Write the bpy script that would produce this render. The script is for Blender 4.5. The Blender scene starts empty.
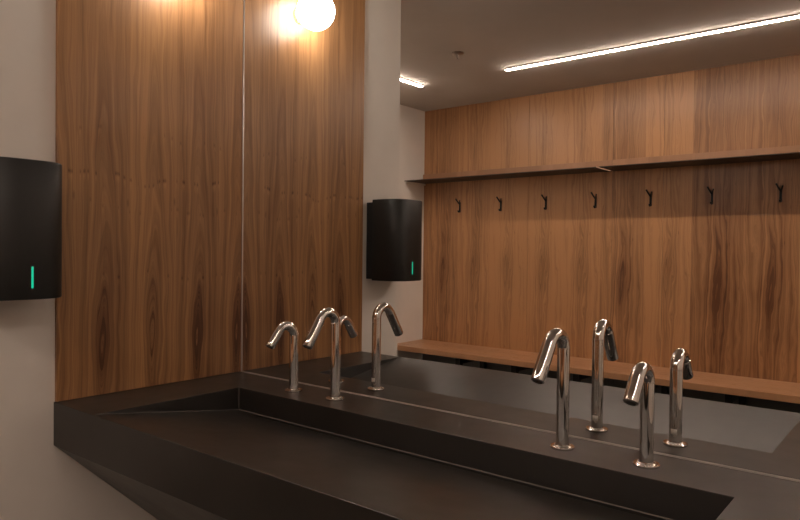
import bpy, bmesh, math
from mathutils import Vector, Matrix

# ------------------------------------------------------------------ camera
scene = bpy.context.scene
col = scene.collection
R = math.radians

cam_data = bpy.data.cameras.new('camera')
cam = bpy.data.objects.new('camera', cam_data)
col.objects.link(cam)
cam_data.sensor_fit = 'HORIZONTAL'
cam_data.sensor_width = 36.0
cam_data.lens = 665.05 * 36.0 / 800.0
cam_data.clip_start = 0.02
yaw, pitch, roll = R(38.9555), R(-0.9013), R(0.6158)
fw = Vector((-math.sin(yaw) * math.cos(pitch), math.cos(yaw) * math.cos(pitch), math.sin(pitch)))
rt = Vector((math.cos(yaw), math.sin(yaw), 0))
up = rt.cross(fw)
r2 = rt * math.cos(roll) + up * math.sin(roll)
u2 = -rt * math.sin(roll) + up * math.cos(roll)
m3 = Matrix((r2, u2, -fw)).transposed()
cam.matrix_world = Matrix.Translation((1.8084, -1.3963, 1.2742)) @ m3.to_4x4()
scene.camera = cam

# ------------------------------------------------------------------ world and exposure
world = bpy.data.worlds.new('world')
scene.world = world
world.use_nodes = True
world.node_tree.nodes['Background'].inputs[0].default_value = (0.5, 0.45, 0.4, 1)
world.node_tree.nodes['Background'].inputs[1].default_value = 0.05
scene.view_settings.view_transform = 'Standard'
scene.view_settings.look = 'None'
scene.view_settings.gamma = 1
scene.view_settings.use_curve_mapping = False
scene.view_settings.exposure = 1.88
scene.cycles.max_bounces = 14
scene.cycles.glossy_bounces = 8
scene.cycles.diffuse_bounces = 6
scene.cycles.caustics_reflective = True
scene.cycles.sample_clamp_indirect = 40.0
scene.cycles.use_denoising = True

STRIP_POWER = 20.0
STRIP_COLOR = (1.0, 0.82, 0.69)
GLOBE_POWER = 6.2
GLOBE_COLOR = (1.0, 0.92, 0.82)

# ------------------------------------------------------------------ materials
def new_mat(name):
    m = bpy.data.materials.new(name)
    m.use_nodes = True
    nt = m.node_tree
    return m, nt, nt.nodes['Principled BSDF']

class G:
    """small helper for writing node maths"""
    def __init__(s, nt): s.nt = nt
    def n(s, t, **kw):
        nd = s.nt.nodes.new(t)
        for k, v in kw.items(): setattr(nd, k, v)
        return nd
    def lk(s, a, b): s.nt.links.new(a, b)
    def put(s, sock, v):
        if isinstance(v, (int, float, tuple)): sock.default_value = v
        else: s.lk(v, sock)
    def m(s, op, a, b=None, c=None, clamp=False):
        nd = s.n('ShaderNodeMath', operation=op); nd.use_clamp = clamp
        s.put(nd.inputs[0], a)
        if b is not None: s.put(nd.inputs[1], b)
        if c is not None: s.put(nd.inputs[2], c)
        return nd.outputs[0]
    def xyz(s, x, y, z):
        nd = s.n('ShaderNodeCombineXYZ')
        for i, v in enumerate((x, y, z)): s.put(nd.inputs[i], v)
        return nd.outputs[0]
    def noise(s, vec, scale=1, detail=2, rough=.5):
        nd = s.n('ShaderNodeTexNoise')
        s.lk(vec, nd.inputs['Vector'])
        nd.inputs['Scale'].default_value = scale
        nd.inputs['Detail'].default_value = detail
        nd.inputs['Roughness'].default_value = rough
        return nd.outputs[0]
    def ramp(s, fac, stops):
        nd = s.n('ShaderNodeValToRGB'); s.put(nd.inputs[0], fac)
        e = nd.color_ramp.elements
        while len(e) < len(stops): e.new(0.5)
        for el, (p, c) in zip(e, stops):
            el.position = p; el.color = (*c, 1)
        return nd.outputs[0]
    def maprange(s, v, a, b, c, d):
        nd = s.n('ShaderNodeMapRange')
        s.put(nd.inputs[0], v)
        for i, q in enumerate((a, b, c, d)): nd.inputs[i + 1].default_value = q
        return nd.outputs[0]

def wood(name, axis, leaf, z0, off=0.0, light=(.47, .24, .10), dark=(.10, .036, .014), slip=.05, rough=.34,
         squash=.05, horizontal=None, tone=.16, ringamp=.55, ringf=150, cdark=.25, cwid=.30, marks=()):
    m, nt, b = new_mat(name)
    g = G(nt)
    tc = g.n('ShaderNodeTexCoord')
    sp = g.n('ShaderNodeSeparateXYZ'); g.lk(tc.outputs['Object'], sp.inputs[0])
    U = sp.outputs[axis]
    Z = sp.outputs['Z'] if horizontal is None else sp.outputs[horizontal]
    t = g.m('DIVIDE', g.m('ADD', U, off), leaf)
    idn = g.m('FLOOR', t)
    ul = g.m('MULTIPLY', g.m('SUBTRACT', g.m('SUBTRACT', t, idn), .5), leaf)
    wn = g.n('ShaderNodeTexWhiteNoise', noise_dimensions='1D'); g.lk(idn, wn.inputs['W'])
    rnd = wn.outputs[0]
    zs = g.m('ADD', Z, g.m('MULTIPLY', rnd, slip))
    # slow warp shared by all leaves of one flitch
    w1 = g.noise(g.xyz(g.m('MULTIPLY', ul, 9), g.m('MULTIPLY', zs, 1.6), g.m('MULTIPLY', rnd, .25)), 1, 3, .55)
    warp = g.m('MULTIPLY', g.m('SUBTRACT', w1, .5), leaf * .42)
    w2 = g.noise(g.xyz(g.m('MULTIPLY', ul, 30), g.m('MULTIPLY', zs, 7), 3.3), 1, 2, .5)
    warp2 = g.m('MULTIPLY', g.m('SUBTRACT', w2, .5), .010)
    uu = g.m('ADD', g.m('ADD', ul, warp), warp2)
    dz = g.m('SUBTRACT', zs, z0)
    dz = g.m('MULTIPLY', g.m('DIVIDE', dz, g.m('ADD', 1.0, g.m('MULTIPLY', g.m('ABSOLUTE', dz), 2.2))), squash)
    r = g.m('SQRT', g.m('ADD', g.m('MULTIPLY', uu, uu), g.m('MULTIPLY', dz, dz)))
    ring = g.noise(g.xyz(g.m('MULTIPLY', r, ringf), g.m('MULTIPLY', zs, .25), g.m('MULTIPLY', rnd, .4)), 1, 4, .62)
    ring = g.maprange(ring, .36, .64, 0.0, 1.0)
    blot = g.noise(g.xyz(g.m('MULTIPLY', U, 7), g.m('MULTIPLY', Z, 2.3), 21.0), 1, 3, .55)
    # broad straight streaks
    st = g.noise(g.xyz(g.m('MULTIPLY', uu, 48), g.m('MULTIPLY', zs, .35), 11.0), 1, 3, .6)
    # fibre
    fb = g.noise(g.xyz(g.m('MULTIPLY', g.m('ADD', U, warp2), 420), g.m('MULTIPLY', Z, 7), 2.0), 1, 2, .6)
    # little bark pockets, aligned across the leaves
    vo = g.n('ShaderNodeTexVoronoi', feature='F1')
    g.lk(g.xyz(g.m('MULTIPLY', uu, 30), g.m('MULTIPLY', zs, 9.0), 5.0), vo.inputs['Vector'])
    vo.inputs['Scale'].default_value = 1.0
    pk = g.m('SUBTRACT', 1.0, g.m('DIVIDE', vo.outputs['Distance'], .16), clamp=True)
    gate = g.n('ShaderNodeSeparateColor'); g.lk(vo.outputs['Color'], gate.inputs[0])
    pk = g.m('MULTIPLY', pk, g.m('GREATER_THAN', gate.outputs[0], .72))
    cen = g.m('SUBTRACT', 1.0, g.m('DIVIDE', r, leaf * .30), clamp=True)
    v = g.m('MULTIPLY', ring, g.m('ADD', ringamp * .55, g.m('MULTIPLY', cen, ringamp * .75)))
    v = g.m('ADD', v, g.m('MULTIPLY', g.m('SUBTRACT', st, .5), 1.5))
    v = g.m('ADD', v, g.m('MULTIPLY', g.m('SUBTRACT', blot, .5), .7))
    v = g.m('ADD', v, g.m('MULTIPLY', g.m('SUBTRACT', fb, .5), .34))
    v = g.m('ADD', v, g.m('MULTIPLY', g.m('SUBTRACT', rnd, .5), tone * 2))
    v = g.m('ADD', v, g.m('MULTIPLY', pk, .7))
    zb = g.m('DIVIDE', g.m('SUBTRACT', zs, z0 + .05), cwid)
    zb = g.m('POWER', 2.718, g.m('MULTIPLY', g.m('MULTIPLY', zb, zb), -1.0))
    v = g.m('ADD', v, g.m('MULTIPLY', g.m('MULTIPLY', cen, zb), cdark))
    if marks:
        for zr, amp, thr in marks:
            wav = g.noise(g.xyz(g.m('MULTIPLY', U, 9), zr * 3, 4.0), 1, 2, .5)
            q = g.m('DIVIDE', g.m('SUBTRACT', g.m('SUBTRACT', Z, zr), g.m('MULTIPLY', g.m('SUBTRACT', wav, .5), .10)), .0055)
            on = g.m('GREATER_THAN', g.noise(g.xyz(g.m('MULTIPLY', U, 75), zr * 7, 9.0), 1, 1, .5), thr)
            dk = g.m('POWER', 2.718, g.m('MULTIPLY', g.m('MULTIPLY', q, q), -1.0))
            q2 = g.m('ADD', g.m('DIVIDE', q, 2.2), .9)
            lt = g.m('POWER', 2.718, g.m('MULTIPLY', g.m('MULTIPLY', q2, q2), -1.0))
            v = g.m('ADD', v, g.m('MULTIPLY', g.m('MULTIPLY', on, g.m('SUBTRACT', dk, g.m('MULTIPLY', lt, .45))), amp))
    # veneer joints
    jn = g.m('GREATER_THAN', g.m('ABSOLUTE', ul), leaf * .5 - .0007)
    v = g.m('ADD', v, g.m('MULTIPLY', jn, .22))
    mid = tuple((a * .55 + c * .45) for a, c in zip(light, dark))
    c = g.ramp(g.m('ADD', g.m('MULTIPLY', v, .8), .12), [(0, light), (.42, mid), (1, dark)])
    g.lk(c, b.inputs['Base Color'])
    rr = g.maprange(fb, .3, .7, rough - .04, rough + .06)
    g.lk(rr, b.inputs['Roughness'])
    bp = g.n('ShaderNodeBump'); bp.inputs['Strength'].default_value = .06; bp.inputs['Distance'].default_value = .001
    g.lk(fb, bp.inputs['Height']); g.lk(bp.outputs[0], b.inputs['Normal'])
    return m

def paint(name, color, rough=.75, amt=.04):
    m, nt, b = new_mat(name); g = G(nt)
    tc = g.n('ShaderNodeTexCoord')
    nz = g.noise(tc.outputs['Object'], 3.0, 4, .6)
    c = g.ramp(nz, [(.3, tuple(x * (1 - amt) for x in color)), (.7, tuple(min(1, x * (1 + amt)) for x in color))])
    g.lk(c, b.inputs['Base Color']); b.inputs['Roughness'].default_value = rough
    fine = g.noise(tc.outputs['Object'], 260, 2)
    bp = g.n('ShaderNodeBump'); bp.inputs['Strength'].default_value = .08; bp.inputs['Distance'].default_value = .0008
    g.lk(fine, bp.inputs['Height']); g.lk(bp.outputs[0], b.inputs['Normal'])
    return m

def solid(name, color, rough=.5, metal=0.0, amt=.12, scale=20):
    m, nt, b = new_mat(name); g = G(nt)
    tc = g.n('ShaderNodeTexCoord')
    nz = g.noise(tc.outputs['Object'], scale, 3, .6)
    c = g.ramp(nz, [(.3, tuple(x * (1 - amt) for x in color)), (.7, tuple(min(1, x * (1 + amt)) for x in color))])
    g.lk(c, b.inputs['Base Color']); b.inputs['Roughness'].default_value = rough
    b.inputs['Metallic'].default_value = metal
    return m

def emit(name, color, power):
    m, nt, b = new_mat(name)
    b.inputs['Base Color'].default_value = (.8, .8, .8, 1) if power > 1 else (.01, .03, .02, 1)
    b.inputs['Emission Color'].default_value = (*color, 1)
    b.inputs['Emission Strength'].default_value = power
    return m

def stone(name):
    m, nt, b = new_mat(name); g = G(nt)
    tc = g.n('ShaderNodeTexCoord')
    a = g.noise(tc.outputs['Object'], 5.0, 5, .65)
    c = g.ramp(a, [(.3, (.019, .0165, .0145)), (.7, (.029, .0255, .022))])
    g.lk(c, b.inputs['Base Color'])
    b2 = g.noise(tc.outputs['Object'], 2.3, 4, .7)
    g.lk(g.maprange(b2, .3, .7, .29, .42), b.inputs['Roughness'])
    b.inputs['IOR'].default_value = 1.6
    return m

def tiles(name):
    m, nt, b = new_mat(name); g = G(nt)
    tc = g.n('ShaderNodeTexCoord')
    br = g.n('ShaderNodeTexBrick'); br.offset = 0.0
    g.lk(tc.outputs['Object'], br.inputs['Vector'])
    br.inputs['Scale'].default_value = 1.0
    br.inputs['Brick Width'].default_value = .6
    br.inputs['Row Height'].default_value = .6
    br.inputs['Mortar Size'].default_value = .003
    br.inputs['Color1'].default_value = (.055, .052, .049, 1)
    br.inputs['Color2'].default_value = (.062, .058, .053, 1)
    br.inputs['Mortar'].default_value = (.02, .02, .02, 1)
    g.lk(br.outputs[0], b.inputs['Base Color']); b.inputs['Roughness'].default_value = .5
    return m

M = {}
M['wood_panel'] = wood('walnut_panel', 'Y', .152, 1.02, off=.60 - .05, slip=.03, squash=.16, ringamp=.9, ringf=190, cdark=.16, tone=.16,
                       marks=((1.47, .55, .55), (1.19, .35, .62), (1.60, .3, .64), (1.38, .3, .66)))
M['wood_back'] = wood('walnut_cladding', 'X', .30, 1.12, off=.02, slip=.10, squash=.10, cdark=.22, cwid=.17, ringf=170,
                      light=(.47, .24, .108), dark=(.12, .046, .018), tone=.42, ringamp=.7)
M['wood_shelf'] = wood('walnut_shelf', 'Y', .30, 0.0, horizontal='X', light=(.38, .20, .11), dark=(.20, .10, .05), tone=.05)
M['wood_bench'] = wood('walnut_bench', 'Y', .60, 0.3, off=.12, horizontal='X', light=(.52, .28, .145), dark=(.30, .145, .07), tone=.05, ringamp=.3, rough=.3)
M['paint'] = paint('warm_white_paint', (.80, .75, .69))
M['ceiling'] = paint('ceiling_paint', (.53, .49, .445), .85)
M['dark_wall'] = paint('charcoal_paint', (.10, .10, .094), .5)
M['stone'] = stone('charcoal_solid_surface')
M['floor'] = tiles('dark_floor_tiles')
M['chrome'] = solid('chrome', (.72, .69, .66), .045, 1.0, .02)
M['alu'] = solid('aluminium', (.62, .58, .55), .3, 1.0, .05)
M['black'] = solid('black_powder_coat', (.016, .016, .015), .42, 0, .1, 60)
M['black_plate'] = solid('black_back_plate', (.010, .010, .010), .5)
M['shelf_board'] = solid('dark_stained_shelf', (.030, .018, .012), .45)
M['gap_light'] = solid('painted_gap_light', (.75, .55, .42), .4)  # pale colour painting the light caught in the shelf joint
M['hook'] = solid('black_hook_metal', (.012, .011, .010), .4, .3)
M['seam'] = solid('grey_silicone', (.16, .145, .13), .25)
M['bead'] = solid('clear_sealant', (.48, .44, .40), .3)
M['drain'] = solid('dark_drain', (.006, .006, .006), .5)
M['rubber'] = solid('dark_aerator', (.01, .01, .01), .6)
M['grey_mesh'] = solid('grey_aerator', (.12, .11, .10), .4, .5, .5, 900)
M['label'] = solid('grey_sticker', (.75, .72, .68), .5, 0, .2, 400)
M['housing'] = solid('light_housing', (.30, .25, .22), .5)
M['brass'] = solid('sprinkler_metal', (.45, .40, .36), .35, .8)
M['led'] = emit('teal_led', (0.01, 0.75, 0.42), .2)
M['strip'] = emit('strip_diffuser', STRIP_COLOR, STRIP_POWER)
M['globe'] = emit('opal_globe', GLOBE_COLOR, GLOBE_POWER)

mm, nt_, b_ = new_mat('mirror_glass')
b_.inputs['Base Color'].default_value = (.94, .94, .93, 1)
b_.inputs['Metallic'].default_value = 1
b_.inputs['Roughness'].default_value = 0.0
M['mirror'] = mm

# ------------------------------------------------------------------ helpers
def link(name, bm, mat, parent=None, smooth=False, bevel=0.0, segs=2, sharp=40):
    bmesh.ops.recalc_face_normals(bm, faces=bm.faces[:])
    me = bpy.data.meshes.new(name); bm.to_mesh(me); bm.free()
    me.materials.append(M[mat])
    if smooth:
        for p in me.polygons: p.use_smooth = True
        me.set_sharp_from_angle(angle=R(sharp))
    o = bpy.data.objects.new(name, me); col.objects.link(o)
    if parent: o.parent = parent
    if bevel:
        md = o.modifiers.new('bevel', 'BEVEL'); md.width = bevel; md.segments = segs
        md.limit_method = 'ANGLE'; md.angle_limit = R(30); md.harden_normals = False
    return o

def empty(name, loc, label, cat, group=None):
    o = bpy.data.objects.new(name, None); o.empty_display_size = .05
    col.objects.link(o); o.location = loc
    return tag(o, label, cat, group)

def tag(o, label, cat, group=None):
    o['label'] = label; o['category'] = cat
    if group: o['group'] = group
    return o

def box(bm, x0, x1, y0, y1, z0, z1):
    r = bmesh.ops.create_cube(bm, size=1)
    for v in r['verts']:
        v.co = Vector(((x0 + x1) / 2 + v.co.x * (x1 - x0), (y0 + y1) / 2 + v.co.y * (y1 - y0), (z0 + z1) / 2 + v.co.z * (z1 - z0)))

def boxobj(name, dims, mat, parent=None, bevel=0.0):
    bm = bmesh.new(); box(bm, *dims)
    return link(name, bm, mat, parent, bevel=bevel)

def structure(name, dims_list, mat, bevel=0.0):
    bm = bmesh.new()
    for d in dims_list: box(bm, *d)
    o = link(name, bm, mat, bevel=bevel); o['kind'] = 'structure'
    return o

def tube(bm, pts, rad, n=24, cap0=True, cap1=True):
    """round tube along points lying in any plane, parallel-transported frames"""
    pts = [Vector(p) for p in pts]
    rads = rad if isinstance(rad, (list, tuple)) else [rad] * len(pts)
    T = []
    for i in range(len(pts)):
        a = pts[max(i - 1, 0)]; b = pts[min(i + 1, len(pts) - 1)]
        T.append((b - a).normalized())
    ref = Vector((1, 0, 0)) if abs(T[0].x) < .9 else Vector((0, 1, 0))
    nrm = (ref - T[0] * ref.dot(T[0])).normalized()
    rings = []
    for i, p in enumerate(pts):
        nrm = (nrm - T[i] * nrm.dot(T[i])).normalized()
        bn = T[i].cross(nrm)
        rings.append([bm.verts.new(p + (nrm * math.cos(2 * math.pi * k / n) + bn * math.sin(2 * math.pi * k / n)) * rads[i]) for k in range(n)])
    for a, b in zip(rings, rings[1:]):
        for k in range(n):
            bm.faces.new((a[k], a[(k + 1) % n], b[(k + 1) % n], b[k]))
    if cap0: bm.faces.new(rings[0][::-1])
    if cap1: bm.faces.new(rings[-1])

def lathe(bm, prof, n=48, cx=0, cy=0):
    """prof: (radius, z) list around the vertical axis"""
    rings = []
    for r, z in prof:
        if r < 1e-6: rings.append([bm.verts.new((cx, cy, z))])
        else: rings.append([bm.verts.new((cx + r * math.cos(2 * math.pi * k / n), cy + r * math.sin(2 * math.pi * k / n), z)) for k in range(n)])
    for a, b in zip(rings, rings[1:]):
        for k in range(n):
            k2 = (k + 1) % n
            if len(a) == 1 and len(b) == 1: continue
            if len(a) == 1: bm.faces.new((a[0], b[k], b[k2]))
            elif len(b) == 1: bm.faces.new((a[k], a[k2], b[0]))
            else: bm.faces.new((a[k], a[k2], b[k2], b[k]))

# ------------------------------------------------------------------ room shell
H = 2.4365
XB, YB = -1.565, -3.0885          # far left wall, back wall
YS = -0.8431                       # end of the stub wall beside the mirror
XR = 3.4
C = 0.8595
structure('floor', [(XB - .1, XR + .1, YB - .1, .1, -.1, 0)], 'floor')
structure('ceiling', [(XB - .1, XR + .1, YB - .1, .1, H, H + .1)], 'ceiling')
structure('wall_left', [(-.13, -.012, YS, 0.0, 0, H), (XB, -.13, YS, YS + .12, 0, H)], 'paint')
structure('wall_far_left', [(XB - .1, XB, YB, YS + .12, 0, H)], 'paint')
structure('wall_front', [(-.13, XR, .012, .11, 0, H)], 'paint')
structure('wall_right', [(XR, XR + .1, YB, .1, 0, H)], 'paint')
# timber clad back wall in panels with hairline joints, dark wall below the bench
BENCH_Z = .4805
seams = [XB, -.588, .059, .4, 1.388, 2.376, XR]
structure('wall_back', [(a + (.001 if i else 0), b - .001, YB - .018, YB, BENCH_Z, H) for i, (a, b) in enumerate(zip(seams, seams[1:]))], 'wood_back')
structure('wall_back_base', [(XB, XR, YB - .1, YB - .018, 0, H), (XB, XR, YB - .018, YB - .004, 0, BENCH_Z)], 'dark_wall')

# ------------------------------------------------------------------ wood panel beside the mirror
t = boxobj('wood_panel', (-.012, 0, -.600, -.001, C + .001, H - .001), 'wood_panel', bevel=.0008)
tag(t, 'tall walnut veneer panel on the left wall between hand dryer and mirror', 'panel')

# ------------------------------------------------------------------ mirror
t = empty('wall_mirror', (1.5, .006, C), 'large frameless mirror above the trough sink, reflecting bench and coat hooks', 'mirror')
def local(o, parent):
    o.location = o.location - parent.location if False else o.location
    return o
def adopt(o, parent):
    """keep world position when parented to an empty that is not at the origin"""
    o.parent = parent
    o.location = -Vector(parent.location)
    return o
adopt(boxobj('mirror_glass', (.0035, 3.2, 0, .012, C + .0035, H - .002), 'mirror'), t)
adopt(boxobj('edge_trim', (.0004, .0034, -.0024, .012, C + .0035, H - .002), 'alu'), t)

# ------------------------------------------------------------------ trough sink
Wc, TH = .6032, .116
BX, BR, BY = .2019, 1.547, .163
XE = 1.7455
SX0 = -.0116
DZ = .066
sink = empty('trough_sink', (.87, -.3, .4), 'long charcoal trough washbasin with sloping floor fixed below the mirror', 'sink')
bm = bmesh.new()
V = lambda x, y, z: bm.verts.new((x, y, z))
eps = .004
o00, o01, o11, o10 = V(SX0, -.0004, C), V(SX0, -Wc, C), V(XE, -Wc, C), V(XE, -.0004, C)
B1, B2, F1, F2 = V(BX, -BY, C), V(BR, -BY, C), V(BX, -Wc + eps, C), V(BR, -Wc + eps, C)
b1, b2 = V(BX, -BY, C - DZ), V(BR, -BY, C - DZ)
for f in ((o00, B1, B2, o10), (o00, o01, F1, B1), (o01, o11, F2, F1), (o11, o10, B2, F2),
          (B1, b1, b2, B2), (F1, F2, b2, b1), (F1, b1, B1), (F2, B2, b2)):
    bm.faces.new(f)
q00, q01, q11, q10 = V(SX0, -.0004, C - TH), V(SX0, -Wc, C - TH), V(XE, -Wc, C - TH), V(XE, -.0004, C - TH)
for f in ((o01, o11, q11, q01), (o00, o01, q01, q00), (o11, o10, q10, q11), (o10, o00, q00, q10), (q00, q01, q11, q10)):
    bm.faces.new(f)
adopt(link('basin', bm, 'stone', bevel=.0012), sink)
# sloping panel hiding the pipes
bm = bmesh.new()
pr = [(-Wc + .0015, C - TH - .0002), (-Wc + .0015 + .555, C - TH - .0002 - .535), (-.002, C - TH - .0002 - .535), (-.002, C - TH - .0002)]
A = [bm.verts.new((SX0, y, z)) for y, z in pr]; Bv = [bm.verts.new((XE, y, z)) for y, z in pr]
for i in range(4):
    j = (i + 1) % 4; bm.faces.new((A[i], A[j], Bv[j], Bv[i]))
bm.faces.new(A); bm.faces.new(Bv)
adopt(link('pipe_cover', bm, 'stone', bevel=.001), sink)
# drain slot along the foot of the back wall of the basin
sl = DZ / (Wc - eps - BY)
def fz(y): return C - DZ + (-y - BY) * sl
bm = bmesh.new()
def slab(bm, x0, x1, y0, y1, lift):
    vs = []
    for x in (x0, x1):
        for y in (y0, y1):
            for dz in (-.004, lift): vs.append(bm.verts.new((x, y, fz(y) + dz)))
    for f in ((0, 1, 3, 2), (4, 6, 7, 5), (0, 4, 5, 1), (2, 3, 7, 6), (1, 5, 7, 3), (0, 2, 6, 4)):
        bm.faces.new([vs[i] for i in f])
slab(bm, .30, 1.50, -BY - .006, -BY - .026, .0004)
adopt(link('drain_slot', bm, 'drain'), sink)
bm = bmesh.new()
tube(bm, [(BX + .001, -BY - .001, fz(-BY) + .0005), (BR - .001, -BY - .001, fz(-BY) + .0005)], .0018, 8)
tube(bm, [(BX + .0008, -BY - .0008, fz(-BY)), (BX + .0008, -BY - .0008, C - .002)], .0009, 8)
tube(bm, [(BX + .0008, -BY - .001, fz(-BY) + .0003), (BX + .0008, -Wc + .012, C + .0004)], .0009, 8)
o = adopt(link('basin_sealant', bm, 'seam', smooth=True), sink)
bm = bmesh.new()
tube(bm, [(.004, -.0015, C + .0012), (XE, -.0015, C + .0012)], .0018, 8)
adopt(link('wall_sealant', bm, 'bead', smooth=True), sink)

# ------------------------------------------------------------------ taps and soap spouts
TY = -.0915
def spout(name, x, ty, turn, height, bend_r, ang, reach, pr, label, cat, group):
    t = empty(name, (x, ty, C + .0003), label, cat, group)
    t.rotation_euler.z = R(turn)
    # flange
    bm = bmesh.new()
    lathe(bm, [(0, 0), (.0245, 0), (.0252, .0008), (.0252, .0038), (.0243, .0048), (pr + .004, .0052), (pr + .0015, .0075), (0, .0075)], 40)
    o = link('flange', bm, 'chrome', smooth=True); o.parent = t
    # pipe with its bend
    z0 = height - pr - bend_r
    pts = [(0, 0, .004), (0, 0, z0 * .5), (0, 0, z0)]
    N = 5
    for i in range(1, N + 1):
        for k in ((i - 1) + .12, i - .12):       # lobster-back elbow, each mitre slightly rounded
            a = R(ang) * k / N
            pts.append((0, -bend_r * (1 - math.cos(a)), z0 + bend_r * math.sin(a)))
    a = R(ang); pts.append((0, -bend_r * (1 - math.cos(a)), z0 + bend_r * math.sin(a)))
    d = Vector((0, -math.sin(R(ang)), math.cos(R(ang))))
    e = Vector(pts[-1])
    bm = bmesh.new()
    tube(bm, pts + [tuple(e + d * .006)], pr, 32)
    o = link('pipe', bm, 'chrome', smooth=True); o.parent = t
    # outlet tube, a touch wider, with a rolled lip
    bm = bmesh.new()
    s0 = e + d * .004; s1 = e + d * (reach - .001)
    P = [s0, s0 + d * .0008, s0 + d * (reach * .5), s1 - d * .0022, s1 - d * .0012, s1]
    tube(bm, [tuple(p) for p in P], [pr, pr + .0009, pr + .0009, pr + .0009, pr + .0005, pr - .0008], 32)
    o = link('outlet', bm, 'chrome', smooth=True); o.parent = t
    bm = bmesh.new()
    tube(bm, [tuple(s1 - d * .003), tuple(s1 + d * .0006)], pr - .0034, 24)
    o = link('aerator', bm, 'grey_mesh', smooth=True); o.parent = t
    # joint ring where the bend meets the riser
    bm = bmesh.new()
    tube(bm, [(0, 0, z0 - .0012), (0, 0, z0 - .0006), (0, 0, z0 + .0006), (0, 0, z0 + .0012)], [pr, pr + .0006, pr + .0006, pr], 32)
    o = link('joint_ring', bm, 'chrome', smooth=True); o.parent = t
    # small sticker on the mirror side of the riser
    bm = bmesh.new()
    rows = []
    for z in (.024, .036):
        rows.append([bm.verts.new(((pr + .0004) * math.cos(a), (pr + .0004) * math.sin(a), z)) for a in [R(q) for q in range(62, 119, 8)]])
    for k in range(len(rows[0]) - 1):
        bm.faces.new((rows[0][k], rows[0][k + 1], rows[1][k + 1], rows[1][k]))
    o = link('sticker', bm, 'label', smooth=True); o.parent = t
    md = o.modifiers.new('thick', 'SOLIDIFY'); md.thickness = .0003; md.offset = 1
    return t
tap = dict(height=.2562, bend_r=.032, ang=147, reach=.0885, pr=.0134)
soap = dict(height=.2061, bend_r=.030, ang=145, reach=.0547, pr=.0134)
def make(kind, x, ty, turn, label):
    if kind == 'tap': return spout('sensor_tap', x, ty, turn, label=label, cat='tap', group='tall chrome taps on the sink ledge', **tap)
    return spout('soap_spout', x, ty, turn, label=label, cat='soap dispenser', group='short chrome spouts on the sink ledge', **soap)
make('soap', .3575, -.0885, -4, 'short chrome bent spout closest to the walnut panel at the sink left end')
make('tap', .5235, -.0860, 0, 'tall chrome bent tap on the left half of the sink, beside the leftmost short spout')
make('tap', 1.1995, -.0915, -3, 'tall chrome bent tap on the right half of the sink, largest in view')
make('soap', 1.3750, -.0915, -1.5, 'short chrome bent spout nearest the right end of the sink')

# ------------------------------------------------------------------ hand dryer
t = empty('hand_dryer', (-.012, -.7315, 1.149), 'black rounded hand dryer with a green light beside the walnut panel', 'hand dryer')
def dshape(bm, hw, x0, dp, e, z0, z1, n=48, rnd=.004):
    prof = []
    for k in range(n + 1):
        a = math.pi * k / n
        co, s = math.cos(a), max(0.0, math.sin(a))
        prof.append((x0 + (dp - x0) * s ** e, hw * math.copysign(abs(co) ** e, co)))
    rings = []
    for z, ins in ((z0, rnd), (z0 + rnd * .3, rnd * .3), (z0 + rnd, 0), (z1 - rnd, 0), (z1 - rnd * .3, rnd * .3), (z1, rnd)):
        rings.append([bm.verts.new((x0 + (px - x0) * (1 - ins / (dp - x0)), py * (1 - ins / hw), z)) for px, py in prof])
    for a, b in zip(rings, rings[1:]):
        for k in range(len(prof)):
            k2 = (k + 1) % len(prof); bm.faces.new((a[k], a[k2], b[k2], b[k]))
    bm.faces.new(rings[0][::-1]); bm.faces.new(rings[-1])
bm = bmesh.new()
dshape(bm, .100, .034, .170, .56, -.002, .327)
o = link('dryer_cover', bm, 'black', smooth=True); o.parent = t
bm = bmesh.new(); box(bm, .0, .0335, -.097, .097, .004, .316)
o = link('back_plate', bm, 'black_plate', bevel=.002); o.parent = t
bm = bmesh.new(); box(bm, .05, .135, -.06, .06, -.003, .0)
o = link('air_outlet', bm, 'rubber', bevel=.002); o.parent = t
bm = bmesh.new(); box(bm, .1675, .1708, .0035, .0085, .025, .076)
o = link('indicator_light', bm, 'led', bevel=.0008); o.parent = t; o['label'] = 'thin glowing green indicator bar'

# ------------------------------------------------------------------ globe lamp on the walnut panel
t = empty('globe_lamp', (0, -.2532, 2.1158), 'white glowing round globe lamp high on the walnut panel', 'lamp')
bm = bmesh.new()
tube(bm, [(.0002, 0, 0), (.010, 0, 0), (.012, 0, 0)], [.030, .030, .028], 40)
tube(bm, [(.012, 0, 0), (.026, 0, 0)], .018, 32)
o = link('base', bm, 'paint', smooth=True); o.parent = t
bm = bmesh.new()
bmesh.ops.create_uvsphere(bm, u_segments=48, v_segments=32, radius=.067)
bmesh.ops.translate(bm, verts=bm.verts[:], vec=(.080, 0, 0))
o = link('globe', bm, 'globe', smooth=True); o.parent = t

# ------------------------------------------------------------------ ceiling strips
def strip(name, dims, label):
    x0, x1, y0, y1 = dims
    t = empty(name, ((x0 + x1) / 2, (y0 + y1) / 2, H), label, 'ceiling light', 'linear lights on the ceiling')
    adopt(boxobj('housing', (x0, x1, y0, y1, H - .010, H - .0003), 'housing', bevel=.001), t)
    adopt(boxobj('diffuser', (x0 + .001, x1 - .001, y0 + .003, y1 - .003, H - .015, H - .010), 'strip', bevel=.0015), t)
    return t
strip('strip_light', (-.356, 2.55, -2.350, -2.320), 'long glowing linear light running parallel to the coat hook wall')
strip('strip_light', (-1.057, -1.027, -2.356, -1.05), 'short glowing linear light seen just past the white wall edge')

strip('strip_light', (2.735, 2.765, -2.356, -.55), 'linear light at the right end of the room, lighting sink and walnut panel')

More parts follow.
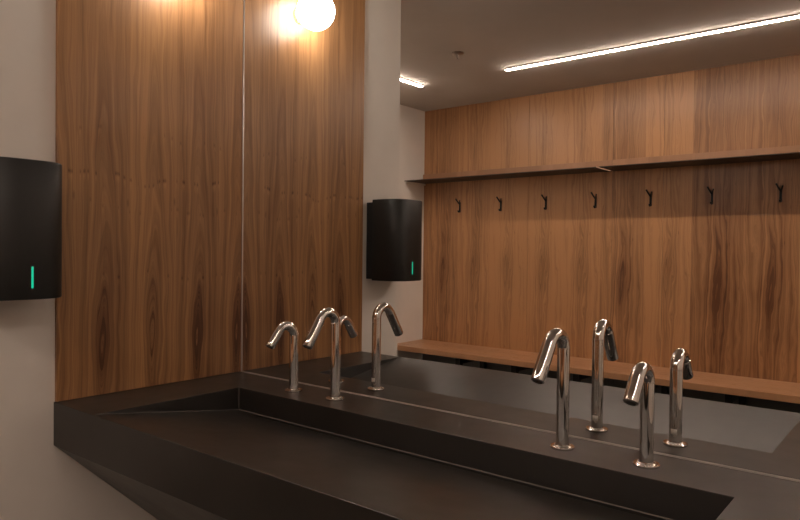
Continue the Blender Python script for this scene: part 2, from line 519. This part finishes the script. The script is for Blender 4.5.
# ------------------------------------------------------------------ sprinkler
t = empty('sprinkler_head', (-.4155, -1.8727, H), 'small round sprinkler head on the ceiling between the two strip lights', 'sprinkler')
bm = bmesh.new(); lathe(bm, [(0, -.0003), (.036, -.0003), (.038, -.003), (.030, -.009), (.016, -.011), (0, -.011)], 32)
o = link('cover_ring', bm, 'brass', smooth=True); o.parent = t
bm = bmesh.new(); lathe(bm, [(0, -.010), (.008, -.010), (.007, -.026), (.004, -.028), (.004, -.036), (0, -.036)], 20)
o = link('nozzle', bm, 'brass', smooth=True); o.parent = t
bm = bmesh.new(); lathe(bm, [(0, -.036), (.014, -.036), (.015, -.0375), (0, -.039)], 20)
o = link('deflector', bm, 'brass', smooth=True); o.parent = t

# ------------------------------------------------------------------ shelf
SZ0, SZ1 = 1.8285, 1.8335
SD = .2666
def shelf(x0, x1, fx0, fx1, label):
    t = empty('wall_shelf', ((x0 + x1) / 2, YB, SZ0), label, 'shelf', 'shelf boards above the coat hooks')
    adopt(boxobj('board', (x0, x1, YB + .0003, YB + SD, SZ0, SZ1), 'shelf_board', bevel=.0008), t)
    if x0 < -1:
        adopt(boxobj('gap_light_line', (x1 - .0005, x1 + .0016, YB + .02, YB + SD - .002, SZ0 - .0015, SZ1 - .0005), 'gap_light'), t)  # pale sliver added on the board end, painting the light in the gap
    adopt(boxobj('upstand', (fx0, fx1, YB + .0003, YB + .018, SZ1 + .0002, 1.905), 'wood_shelf', bevel=.0008), t)
    return t
JB = .059
shelf(XB + .0005, JB - .010, XB + .0005, JB - .001, 'thin dark wall shelf above coat hooks, left of the joint and touching the white wall')
shelf(JB + .010, XR - .0005, JB + .001, XR - .0005, 'thin dark wall shelf above coat hooks, to the right of the joint')

structure('trim_1', [(XB, XB + .014, YB + .0005, YB + SD - .01, SZ0 - .016, SZ0 - .0005)], 'paint')

# ------------------------------------------------------------------ bench
BZ1, BZ0, BD = .519, .480, .4248
t = empty('bench', (.9, YB, 0), 'long walnut wall bench below the coat hooks', 'bench')
adopt(boxobj('seat', (XB + .0005, XR - .0005, YB + .0003, YB + BD, BZ0, BZ1), 'wood_bench', bevel=.002), t)
for x in (-.95, -.48, -.02, .44, .90, 1.36, 1.82, 2.28, 2.74, 3.2):
    bm = bmesh.new()
    box(bm, x - .02, x + .02, YB + .0, YB + .04, .0, BZ0 - .0005)
    box(bm, x - .02, x + .02, YB + .34, YB + .38, .0, BZ0 - .0005)
    box(bm, x - .02, x + .02, YB + .04, YB + .34, BZ0 - .05, BZ0 - .0005)
    adopt(link('leg', bm, 'hook', bevel=.001), t)

# ------------------------------------------------------------------ coat hooks
def make_hook():
    t = empty('coat_hook', (0, 0, 0), 'x', 'coat hook', 'coat hooks below the shelf')
    bm = bmesh.new(); box(bm, -.007, .007, .0003, .006, -.052, .028)
    o = link('wall_bar', bm, 'hook', bevel=.0015); o.parent = t
    for s in (-1, 1):
        bm = bmesh.new()
        k = 1.0 if s < 0 else .72
        q = 1.0 if s < 0 else .75
        tube(bm, [(0, .004, .010), (s * .004, .004 + .008 * k, .010 + .010 * k), (s * .013 * k, .004 + .022 * k, .010 + .030 * k), (s * .019 * k, .004 + .030 * k, .010 + .045 * k), (s * .0195 * k, .004 + .0305 * k, .010 + .047 * k)],
             [.0055 * q, .0055 * q, .0052 * q, .0055 * q, .004 * q], 12)
        o = link('prong', bm, 'hook', smooth=True); o.parent = t
    bm = bmesh.new()
    tube(bm, [(0, .004, -.044), (0, .016, -.050), (0, .026, -.046), (0, .029, -.038)], [.0055, .0055, .0055, .005], 12)
    o = link('lower_peg', bm, 'hook', smooth=True); o.parent = t
    return t
names = ['black coat hook at the left end of the row, nearest the white wall',
         'black coat hook second from the left end of the row',
         'black coat hook third from the left end of the row',
         'black coat hook just left of the shelf joint, middle of the row of seven',
         'black coat hook just right of the shelf joint, fifth from the left end',
         'black coat hook sixth from the left end, second from the picture right edge',
         'black coat hook at the right end of the row, nearest the picture right edge']
h0 = make_hook()
for i, nm in enumerate(names):
    if i == 0: h = h0
    else:
        h = h0.copy(); col.objects.link(h)
        for ch in list(h0.children):
            c = ch.copy(); c.parent = h; col.objects.link(c)
    h.location = (-1.2005 + .3798 * i, YB, 1.632)
    h['label'] = nm
